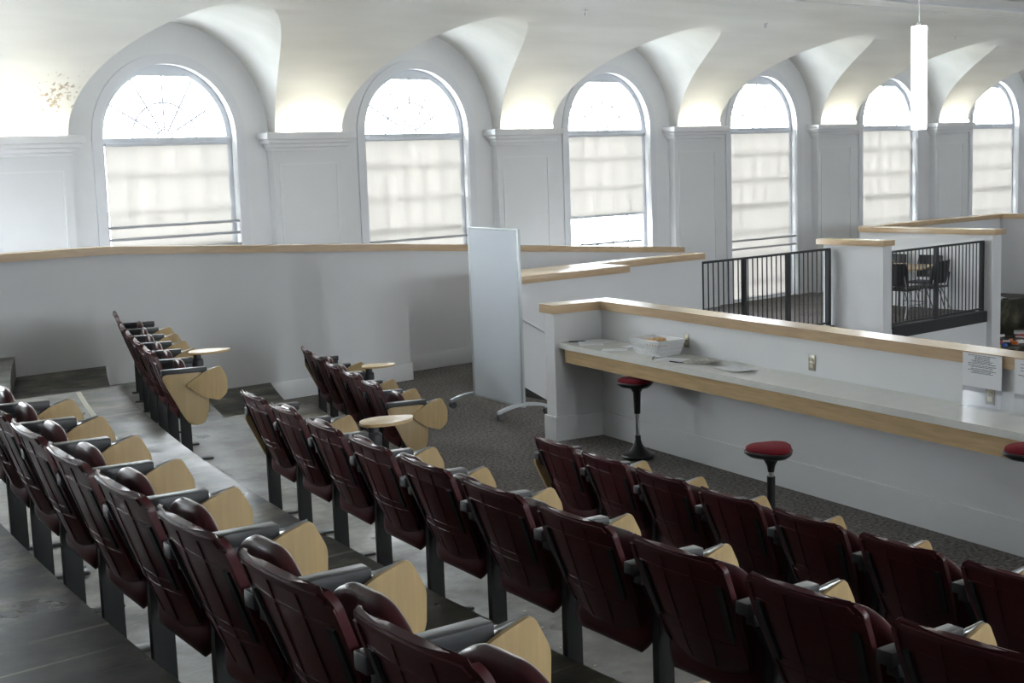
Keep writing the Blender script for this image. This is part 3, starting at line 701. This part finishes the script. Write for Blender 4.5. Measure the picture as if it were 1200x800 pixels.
sb = MB(); sb.shell(lambda u, t: (seat_pt(sumap(u), svmap(t)), seat_n(sumap(u), svmap(t))), len(SUS) - 1, 20, lambda u, t: .006 + .054 * sqrt(max(0, (1 - abs(sumap(u)) ** 5) * (1 - abs(2 * svmap(t) - 1) ** 9))))
ME['seat'] = sb.mesh('seat', M['burgundy'], 75)
# standard (leg) at a side, arm
def leg_mesh():
    b = MB(); b.prism([(.16, .0), (.236, .0), (.232, .62), (.10, .645), (.10, .60), (.165, .50), (.16, .30)], lambda u, v: (-.017, u, v), (.034, 0, 0), .004); return b.mesh('leg', M['dark_metal'])
ME['leg'] = leg_mesh()
ME['foot'] = MB().box((-.03, .12, 0.001), (.03, .38, .014), .003).mesh('foot_plate', M['dark_metal'])
ME['arm_pad'] = MB().box((-.029, .045, .640), (.029, .372, .684), .005).mesh('arm_pad', M['arm'])
ME['arm_housing'] = MB().prism([(.08, .60), (.366, .545), (.366, .645), (.08, .645)], lambda u, v: (-.021, u, v), (.042, 0, 0), .004).mesh('arm_housing', M['arm'])
b = MB(); b.box((-.004, .36, .60), (.026, .40, .665), .004); b.tube([(.012, .38, .655), (.032, .46, .675)], .012, 8); b.tube([(.012, .38, .62), (.032, .44, .645)], .008, 8); ME['hinge'] = b.mesh('tablet_hinge', M['steel'])
def smooth_poly(pts, r=.03, n=4):
    out = []; N = len(pts)
    for i in range(N):
        p = Vector(pts[i]); a = Vector(pts[i - 1]); c = Vector(pts[(i + 1) % N])
        da = (a - p); dc = (c - p); rr = min(r, da.length * .45, dc.length * .45); p0 = p + da.normalized() * rr; p1 = p + dc.normalized() * rr
        for j in range(n + 1):
            t = j / n; q = p0 * (1 - t) ** 2 + p * 2 * t * (1 - t) + p1 * t * t; out.append((q.x, q.y))
    return out
TAB = smooth_poly([(.215, .565), (.36, .655), (.472, .692), (.520, .60), (.515, .49), (.455, .435), (.34, .47)], .022)
ME['tablet_folded'] = MB().prism(TAB, lambda u, v: (.036, u, v), (.014, 0, 0), .003).mesh('tablet', M['tablet_top'])
TABO = smooth_poly([(.34, .03), (.37, -.12), (.50, -.18), (.70, -.10), (.62, .03), (.48, .07)], .05)
ME['tablet_open'] = MB().prism(TABO, lambda u, v: (v, u, .705), (0, 0, .016), .003).mesh('tablet', M['tablet_top'])
b = MB(); b.lathe([(.045, .60), (.045, .66), (.03, .675), (.03, .705)], (0, .41, 0), 16); ME['pivot'] = b.mesh('tablet_pivot', M['arm'])
PANEL = smooth_poly([(.03, .650), (.366, .650), (.368, .37), (.33, .265), (.225, .265), (.175, .35)], .06)
ME['end_panel'] = MB().prism(PANEL, lambda u, v: (-.012, u, v), (.024, 0, 0), .003).mesh('end_panel', M['maple_panel'])

def chair(R, s, z, label, group, tablet='folded', left_end=False, right_end=False):
    a = s / R
    P = Vector((OC.x - R * cos(a), R * sin(a), z))
    F = Vector((OC.x - P.x, OC.y - P.y)); rz = atan2(F.y, F.x) - pi / 2
    t = thing('auditorium_chair', label, 'chair', P, rz, group)
    bk_ = link('backrest', ME['backrest'], t)
    for r_ in ('rib_a', 'rib_b', 'rib_c', 'rib_d', 'rib_e'): link('rib', ME[r_], bk_)
    link('rim', ME['rim'], bk_); link('back_bracket', ME['bracket_a'], bk_); link('back_bracket', ME['bracket_b'], bk_)
    link('seat', ME['seat'], t)
    def side(x, tab, panel):
        L_ = Vector((x, 0, 0))
        lg = link('leg', ME['leg'], t, L_); link('foot_plate', ME['foot'], lg)
        ar = link('armrest', ME['arm_pad'], t, L_); link('arm_housing', ME['arm_housing'], ar)
        if panel: link('end_panel', ME['end_panel'], t, L_ + Vector((.03 * (1 if x > 0 else -1), 0, 0)))
        if tab == 'folded':
            link('tablet_hinge', ME['hinge'], ar)
            o = link('tablet', ME['tablet_folded'], t, L_ + Vector((.015 if panel else 0, random.uniform(-.012, .012), random.uniform(-.006, .004))))
        elif tab == 'open':
            link('tablet_pivot', ME['pivot'], ar); link('tablet', ME['tablet_open'], t, L_)['label'] = 'unfolded pale writing tablet'
    side(SIDE, tablet, right_end)
    if left_end: side(-SIDE, None, True)
    return t
RA, RB, RC = 34.63, 32.955, 31.225
for i in range(-3, 7):
    pos = ORD[i + 2] if i > -3 else None
    lab = ('burgundy folding chair in the nearest row, %s from the photo left edge' % pos) if pos else 'burgundy folding chair of the nearest row beyond the left edge'
    chair(RA, 5.08 - HB - .554 * i, Z2, lab, 'chairs in the nearest row')
for i in range(11):
    lab = 'burgundy folding chair in the middle row, %s from its left end' % ORD[i]
    if i == 1: lab += ', writing tablet unfolded'
    chair(RB, 7.26 - HB - .566 * i, Z1, lab, 'chairs in the middle row', 'open' if i == 1 else 'folded', left_end=(i == 0))
for i in range(8):
    chair(RC, 6.445 - HB - .5605 * i, 0, 'burgundy folding chair in the row facing the counter, %s from its left end' % ORD[i], 'chairs in the front row', left_end=(i == 0))
for i in range(6):
    chair(33.08, 9.25 + .287 + .574 * i, Z1, 'burgundy folding chair in the far left block, %s from its big end panel' % ORD[i], 'chairs in the far left block', 'open' if i == 1 else 'folded', left_end=(i == 5), right_end=(i == 0))
for i in range(5):
    chair(31.38, 8.80 + .29 + .58 * i, 0, 'burgundy folding chair in the short block left of the whiteboard, %s from its end panel' % ORD[i], 'chairs in the short block', 'open' if i == 3 else 'folded', left_end=(i == 4), right_end=(i == 0))

# ================================================================== whiteboard
def whiteboard():
    r = Vector((8.53, 10.15)); l_ = Vector((8.65, 11.10)); c = (r + l_) / 2; dirv = (r - l_); ang = atan2(dirv.y, dirv.x)
    t = thing('mobile_whiteboard', 'tall white mobile whiteboard on wheeled silver feet', 'whiteboard', (c.x, c.y, 0), ang)
    hw = dirv.length / 2; zb, zt = .095, 1.86
    MB().box((-hw + .02, -.012, zb + .02), (hw - .02, .012, zt - .02)).build('board', M['board'], t, 0)
    for s in (-1, 1): MB().box((s * hw - .017 * (s > 0) * 2 + (0 if s > 0 else 0), -.017, zb), (s * hw + (.034 if s < 0 else 0), .017, zt), .008).build('side_rail', M['silver'], t)
    MB().box((-hw, -.017, zt - .02), (hw, .017, zt), .006).build('top_rail', M['silver'], t)
    MB().box((-hw, -.017, zb), (hw, .017, zb + .022), .006).build('bottom_rail', M['silver'], t)
    for s in (-1, 1):
        x = s * (hw - .016); pts = [(x, -.30 + .6 * i / 12, .078 + .05 * (1 - ((i - 6) / 6) ** 2)) for i in range(13)]
        ft = MB()
        for p0, p1 in zip(pts, pts[1:]):
            h0 = .014; ft.hexa([(x - .022, p0[1], p0[2] - h0), (x + .022, p0[1], p0[2] - h0), (x + .022, p1[1], p1[2] - h0), (x - .022, p1[1], p1[2] - h0)], [(x - .022, p0[1], p0[2] + h0), (x + .022, p0[1], p0[2] + h0), (x + .022, p1[1], p1[2] + h0), (x - .022, p1[1], p1[2] + h0)])
        fo = ft.build('foot', M['silver'], t)
        for q in (-.275, .275):
            w_ = MB()
            for dx in (-.016, .016):
                n = 18; w_.add([(x + dx + o_, q + .0 + .033 * cos(2 * pi * i / n), .034 + .033 * sin(2 * pi * i / n)) for o_ in (-.011, .011) for i in range(n)], [tuple(range(n)), tuple(range(n, 2 * n))[::-1]] + [(i, (i + 1) % n, n + (i + 1) % n, n + i) for i in range(n)])
            cs = w_.build('caster', M['rubber'], fo); MB().box((x - .008, q - .02, .03), (x + .008, q + .02, .076), .003).build('caster_stem', M['steel'], fo)
whiteboard()

# ================================================================== stools
def stool(P, h, lab, low=False):
    t = thing('wobble_stool', lab, 'stool', P, 2.2, 'red-topped stools at the counter')
    MB().lathe([(.0, .0), (.10, .002), (.135, .012), (.142, .028), (.135, .04), (.10, .055), (.06, .085), (.034, .13), (.026, .16), (.024, .20), (0, .2)], seg=32).build('base', M['black'], t)
    if low:      # lift lowered into a black sleeve
        MB().lathe([(0, .15), (.026, .15), (.026, h - .20), (0, h - .20)], seg=20).build('sleeve', M['black'], t)
        MB().lathe([(0, h - .21), (.017, h - .21), (.017, h - .165), (0, h - .165)], seg=16).build('gas_lift', M['steel'], t)
        MB().lathe([(0, h - .17), (.02, h - .17), (.026, h - .13), (.05, h - .085), (.07, h - .07), (0, h - .07)], seg=20).build('column', M['black'], t)
    else:
        MB().lathe([(.0, .18), (.018, .18), (.018, h - .28), (0, h - .28)], seg=16).build('gas_lift', M['steel'], t)
        MB().lathe([(0, h - .30), (.026, h - .30), (.030, h - .20), (.033, h - .12), (.055, h - .085), (.075, h - .07), (0, h - .07)], seg=20).build('column', M['black'], t)
    def outline(k, z, n=40):
        pts = []
        for i in range(n):
            a = 2 * pi * i / n; r = .148 + .018 * cos(3 * a); pts.append((r * k * cos(a), r * k * sin(a), z))
        return pts
    def stack(levels):
        n = 40; vs = []; 
        for k, z in levels: vs += outline(k, z)
        fs = [(i * n + j, i * n + (j + 1) % n, (i + 1) * n + (j + 1) % n, (i + 1) * n + j) for i in range(len(levels) - 1) for j in range(n)] + [tuple(range(n))[::-1], tuple(range((len(levels) - 1) * n, len(levels) * n))]
        return MB().add(vs, fs)
    stack([(.35, h - .085), (.8, h - .072), (1.0, h - .05), (1.03, h - .04), (1.0, h - .032)]).build('seat_pan', M['black'], t)
    stack([(.93, h - .034), (.955, h - .022), (.93, h - .008), (.80, h + .004), (.5, h + .010), (.1, h + .011)]).build('cushion', M['red_fabric'], t, 60)
stool((7.957, 8.003, 0), .685, 'red cushioned black stool at the left end of the counter, its whole base visible')
q = desk(3.78, 1.17, 0); stool((q.x, q.y, 0), .685, 'red cushioned black stool in front of the middle of the counter, base hidden by chairs', True)
q = desk(5.37, .645, 0); stool((q.x, q.y, 0), .88, 'red cushioned black stool cut off by the right edge of the photo')

# ================================================================== things on the counter
ZT = .8885
def flat_sheet(name, lab, s, e, w_, h_, ang, mt, group, dz=0, curl=0.0, cat='paper'):
    o = MB().shell(lambda u, v: (Vector(((u - .5) * w_, (v - .5) * h_, curl * (max(0, u - .45) ** 2) * 3.0 + curl * .2 * (v - .5) ** 2)), (0, 0, 1)), 8, 6, .0012).build(name, M[mt])
    o.location = desk(s, e, ZT + .001 + dz); o.rotation_euler = (0, 0, ang); return tag(o, lab, cat, group)
A0 = atan2(DD.y, DD.x)
flat_sheet('paper_sheet', 'white paper sheet at the left end of the worktop against the corner', .14, .12, .28, .21, A0 + .2, 'paper', 'loose papers on the worktop')
flat_sheet('paper_sheet', 'second printed sheet at the left end of the worktop, further forward', .24, .27, .28, .21, A0 - .5, 'paper', 'loose papers on the worktop', .003)
flat_sheet('paper_sheet', 'folded white sheet standing up left of the basket', .74, .13, .26, .14, A0 + .15, 'paper', 'loose papers on the worktop', .004, .07)
flat_sheet('paper_sheet', 'white sheet lying just in front of the basket', .72, .33, .22, .16, A0 + .9, 'paper', 'loose papers on the worktop', .001)
flat_sheet('paper_sheet', 'white sheet lying between the basket and the newspaper', 1.50, .29, .24, .18, A0 + .4, 'paper', 'loose papers on the worktop')
flat_sheet('newspaper', 'folded grey newspaper on the worktop right of the basket', 1.78, .22, .30, .20, A0 + .5, 'newsprint', None, .002, .02, 'newspaper')
flat_sheet('newspaper_section', 'loose printed page lying on the folded newspaper', 1.84, .17, .26, .15, A0 + .25, 'newsprint', None, .014, .03, 'newspaper')
flat_sheet('plastic_sleeve', 'crumpled pale sheet on the worktop right of the newspaper', 2.22, .22, .36, .2, A0 - .1, 'paper', None, .001, .012, 'paper')
o = MB().tube([(-.075, 0, .006), (.05, 0, .006), (.07, 0, .006)], [.006, .006, .002], 8).build('marker_pen', M['dark_metal']); o.location = desk(1.36, .38, ZT); o.rotation_euler = (0, 0, A0 - .7); tag(o, 'dark marker pen lying in front of the basket', 'pen')
o = MB().tube([(-.075, 0, .005), (.06, 0, .005), (.075, 0, .005)], [.005, .005, .001], 8).build('pencil', M['dark_metal']); o.location = desk(1.66, .36, ZT); o.rotation_euler = (0, 0, A0 + .2); tag(o, 'dark pencil on the worktop beside the newspaper', 'pencil')
o = MB().tube([(-.075, 0, .005), (.06, 0, .005), (.075, 0, .005)], [.005, .005, .001], 8).build('pencil', M['dark_metal']); o.location = desk(.06, .30, ZT); o.rotation_euler = (0, 0, A0 + 1.0); tag(o, 'dark pencil at the left end of the worktop', 'pencil')
# basket: perforated tapered tub
def basket():
    P = desk(1.16, .20, ZT); t = thing('plastic_basket', 'white perforated plastic basket with snack packs on the worktop', 'basket', P, A0 + .05)
    h = .13; bw, bd = .165, .105; tw, td = .205, .135
    b = MB(); b.box((-bw, -bd, .001), (bw, bd, .006)); b.build('bottom', M['basket'], t)
    def wallside(p0, p1, q0, q1):     # bottom edge p0-p1, top edge q0-q1 ; lattice with holes
        b = MB(); p0, p1, q0, q1 = map(Vector, (p0, p1, q0, q1)); n = (p1 - p0).cross(q0 - p0).normalized() * .003
        def strip(u0, u1, v0, v1):
            f = lambda u, v: (p0 * (1 - u) + p1 * u) * (1 - v) + (q0 * (1 - u) + q1 * u) * v
            lo = [f(u0, v0), f(u1, v0), f(u1, v1), f(u0, v1)]; b.hexa([x for x in lo], [x + n for x in lo])
        N = 11
        for v0, v1 in ((0, .12), (.26, .40), (.54, .66), (.78, 1.0)): strip(0, 1, v0, v1)
        for i in range(N + 1): strip(max(0, i / N - .026), min(1, i / N + .026), 0, 1)
        b.build('side', M['basket'], t, 0)
    B = [(-bw, -bd, .002), (bw, -bd, .002), (bw, bd, .002), (-bw, bd, .002)]; T = [(-tw, -td, h), (tw, -td, h), (tw, td, h), (-tw, td, h)]
    for i in range(4): wallside(B[i], B[(i + 1) % 4], T[i], T[(i + 1) % 4])
    b = MB()
    pts = [Vector(T[i]) for i in range(4)]
    b.tube([pts[0], pts[1], pts[2], pts[3], pts[0]], .006, 8); b.build('rim', M['basket'], t)
    for i, (x, y, r, mt) in enumerate(((.0, -.055, .05, 'orange'), (.01, .0, .0, 'orange'), (.0, .055, -.05, 'orange'))):
        o = MB().box((-.055, -.018, -.035), (.055, .018, .035), .01).build('snack_pack', M[mt]); o.matrix_world = Matrix.Translation(P) @ Matrix.Rotation(A0 + .05, 4, 'Z') @ Matrix.Translation((x, y, .10)) @ Matrix.Rotation(r, 4, 'Z') @ Matrix.Rotation(.5, 4, 'X')
        tag(o, 'orange snack pack in the white basket, %s' % ('nearest the middle', 'towards the outlet', 'at the left side')[i], 'snack pack', 'snack packs in the basket')
    for i, (x, y) in enumerate(((-.10, -.045), (-.10, .045), (.115, .0))):
        o = MB().box((-.045, -.035, -.02), (.045, .035, .02), .008).build('paper_packet', M['paper']); o.matrix_world = Matrix.Translation(P) @ Matrix.Rotation(A0 + .05, 4, 'Z') @ Matrix.Translation((x, y, .03))
        tag(o, 'white packet in the basket, %s' % ('near its front left', 'near its back left', 'at its right')[i], 'packet', 'packets in the basket')
basket()
# printed notices in clear acrylic holders
def notice(s0, s1, lab):
    wdt = s1 - s0
    t = thing('sign_holder', lab, 'sign', desk((s0 + s1) / 2, .04, ZT), A0)
    sg = 1 if (Matrix.Rotation(A0, 3, 'Z') @ Vector((0, 1, 0))).dot(DE) > 0 else -1
    H_ = 1.228 - ZT
    MB().box((-wdt / 2, 0, .0), (wdt / 2, sg * .003, H_)).build('acrylic_panel', M['acrylic'], t, 0)
    MB().box((-wdt / 2, 0, .0), (wdt / 2, sg * .05, .003)).build('acrylic_foot', M['acrylic'], t, 0)
    pz = H_ - .212
    pp = MB().box((-wdt / 2 + .002, sg * .004, pz), (wdt / 2 - .002, sg * .005, H_)).build('printed_sheet', M['paper'], t, 0)
    rnd = random.Random(int(s0 * 100)); b = MB(); z = H_ - .012; i = 0
    while z > pz + .085:
        L_ = wdt * rnd.choice((.25, .38, .46, .55, .7, .8)) * .5; x = -L_
        while x < L_:
            wl_ = rnd.uniform(.008, .026); b.box((x, sg * .005, z - .0022), (min(L_, x + wl_), sg * .0055, z + .0022)); x += wl_ + .004
        z -= .0085 if rnd.random() > .15 else .0125
    b.build('text_lines', M['ink'], pp, 0)
notice(4.297, 4.612, 'printed white notice in a clear holder above the worktop outlet')
notice(4.705, 5.02, 'printed white notice at the right edge of the photo')

# ================================================================== table and chairs behind the railing
tb = thing('meeting_table', 'maple topped meeting table behind the right black railing', 'table', (17.72, 12.36, 0), .0)
MB().prism(smooth_poly([(-.42, -.75), (.42, -.75), (.42, .75), (-.42, .75)], .12), lambda u, v: (u, v, .712), (0, 0, .028), .004).build('table_top', M['maple_cap'], tb)
MB().lathe([(.0, .0), (.27, .0), (.27, .02), (.05, .04), (.04, .06), (.04, .70), (.12, .712), (0, .712)], (0, .35, 0), 24).build('pedestal', M['dark_metal'], tb)
def side_chair(x, y, rz, lab):
    t = thing('side_chair', lab, 'chair', (x, y, 0), rz, 'black chairs at the meeting table')
    MB().box((-.22, -.21, .43), (.22, .21, .455), .012).build('seat', M['black'], t)
    b = MB(); b.shell(lambda u, v: (Vector(((u - .5) * (.44 - .05 * abs(v - .5)), -.21 - .06 * v + .05 * (2 * u - 1) ** 2, .50 + .34 * v)), (0, 1, 0)), 10, 6, .018); b.build('backrest', M['black'], t, 60)
    for s in (-1, 1):
        MB().tube([(s * .21, .20, .012), (s * .20, .19, .40), (s * .19, .12, .43)], .011, 8).build('leg', M['chrome'], t)
        MB().tube([(s * .22, -.28, .012), (s * .20, -.10, .40), (s * .20, -.19, .44), (s * .19, -.235, .66)], .011, 8).build('leg', M['chrome'], t)
    MB().tube([(-.21, .20, .16), (.21, .20, .16)], .008, 6).build('stretcher', M['chrome'], t)
side_chair(17.25, 11.75, -pi / 2, 'black chair with chrome legs nearest the railing, left of the table')
side_chair(17.78, 11.66, 0, 'black chair with chrome legs tucked under the near end of the table')
side_chair(18.36, 12.15, pi / 2, 'black chair on the far side of the table, nearer its right end')
side_chair(18.36, 12.8, pi / 2, 'black chair on the far side of the table, further left')

# ================================================================== toys on the concrete steps
rnd = random.Random(3)
def toy(x, y, z, mt, lab, sx=.06, sy=.03, sz=.03):
    b = MB().box((-sx, -sy, 0), (sx, sy, sz * 1.6), .003)
    for i in (-1, 0, 1):
        for j in (-.5, .5): b.lathe([(.011, sz * 1.6), (.011, sz * 1.6 + .008), (0, sz * 1.6 + .008)], (i * sx * .62, j * sy, 0), 8)
    o = b.build('toy_brick', M['toy_' + mt]); o.location = (x, y, z); o.rotation_euler = (0, 0, rnd.uniform(0, 3)); tag(o, lab, 'toy brick', 'toy bricks on the concrete step')
names = {'red': 'red', 'yellow': 'yellow', 'blue': 'blue', 'green': 'dark green', 'orange': 'orange', 'white': 'white', 'dark': 'black'}
spots = [(19.65 + .165 * c_ + rnd.uniform(-.02, .02), 11.72 + .155 * r_ + rnd.uniform(-.015, .015)) for r_ in range(4) for c_ in range(6 - r_ // 2)]
kinds = ['red', 'yellow', 'blue', 'dark', 'orange', 'white', 'green', 'red', 'yellow', 'red', 'white', 'orange', 'blue', 'red', 'dark', 'green', 'yellow', 'orange', 'red', 'white', 'blue', 'red']
for i, (x, y) in enumerate(spots[:22]):
    toy(x, y, -.72, kinds[i], 'small %s toy brick in the pile on the far right concrete step' % names[kinds[i]])
def sheet(x, y, z, w_, h_, lab, rz, mt='paper', nm='paper_sheet', cat='paper'):
    o = MB().shell(lambda u, v: (Vector(((u - .5) * w_, (v - .5) * h_, .03 * sin(u * 4) * (1 + v))), (0, 0, 1)), 6, 4, .002).build(nm, M[mt]); o.location = (x, y, z + .005); o.rotation_euler = (0, 0, rz); tag(o, lab, cat)
sheet(21.6, 12.92, -.2, .34, .26, 'crumpled white paper on the top edge of the far right concrete step', .3)
sheet(21.98, 12.94, -.2, .3, .22, 'second white paper on the top edge of the far right concrete step, further right', -.2)
def book(x, y, z, rz, mt, lab):
    t = thing('picture_book', lab, 'book', (x, y, z), rz)
    MB().box((-.14, -.10, .004), (.14, .10, .028)).build('pages', M['paper'], t, 0)
    for z0 in (0, .028): MB().box((-.143, -.103, z0), (.143, .103, z0 + .004)).build('cover', M[mt], t, 0)
book(21.6, 12.35, -.72, .5, 'toy_white', 'open white book lying on the concrete step among the toys')
book(21.2, 12.05, -.72, .2, 'toy_red', 'red covered book lying on the concrete step among the toys')
book(20.95, 12.45, -.72, -.05, 'toy_white', 'thin white book in front of the toys on the concrete step')

# ================================================================== debris on the tiers
b = MB(); rnd = random.Random(11)
for i in range(110):
    y = rnd.uniform(1.5, 9.0); k = rnd.choice((0, 0, 0, 1, 1)); R = (E1, E2)[k] + rnd.uniform(.9, 1.6) if k == 0 else E2 + rnd.uniform(.2, 1.5); z = (Z1, Z2)[k] + .0015
    x = arc_x(R, y); n = rnd.randint(5, 8); r = rnd.uniform(.004, .018); a0 = rnd.uniform(0, 6)
    P = [(x + r * rnd.uniform(.4, 1) * cos(a0 + 2 * pi * j / n), y + r * rnd.uniform(.3, .8) * sin(a0 + 2 * pi * j / n)) for j in range(n)]
    b.prism(P, lambda u, v: (u, v, z), (0, 0, .002))
o = b.build('paint_flakes', M['flake'], None, 0); o['kind'] = 'stuff'; tag(o, 'scattered pale paint flakes on the concrete tiers', 'debris')
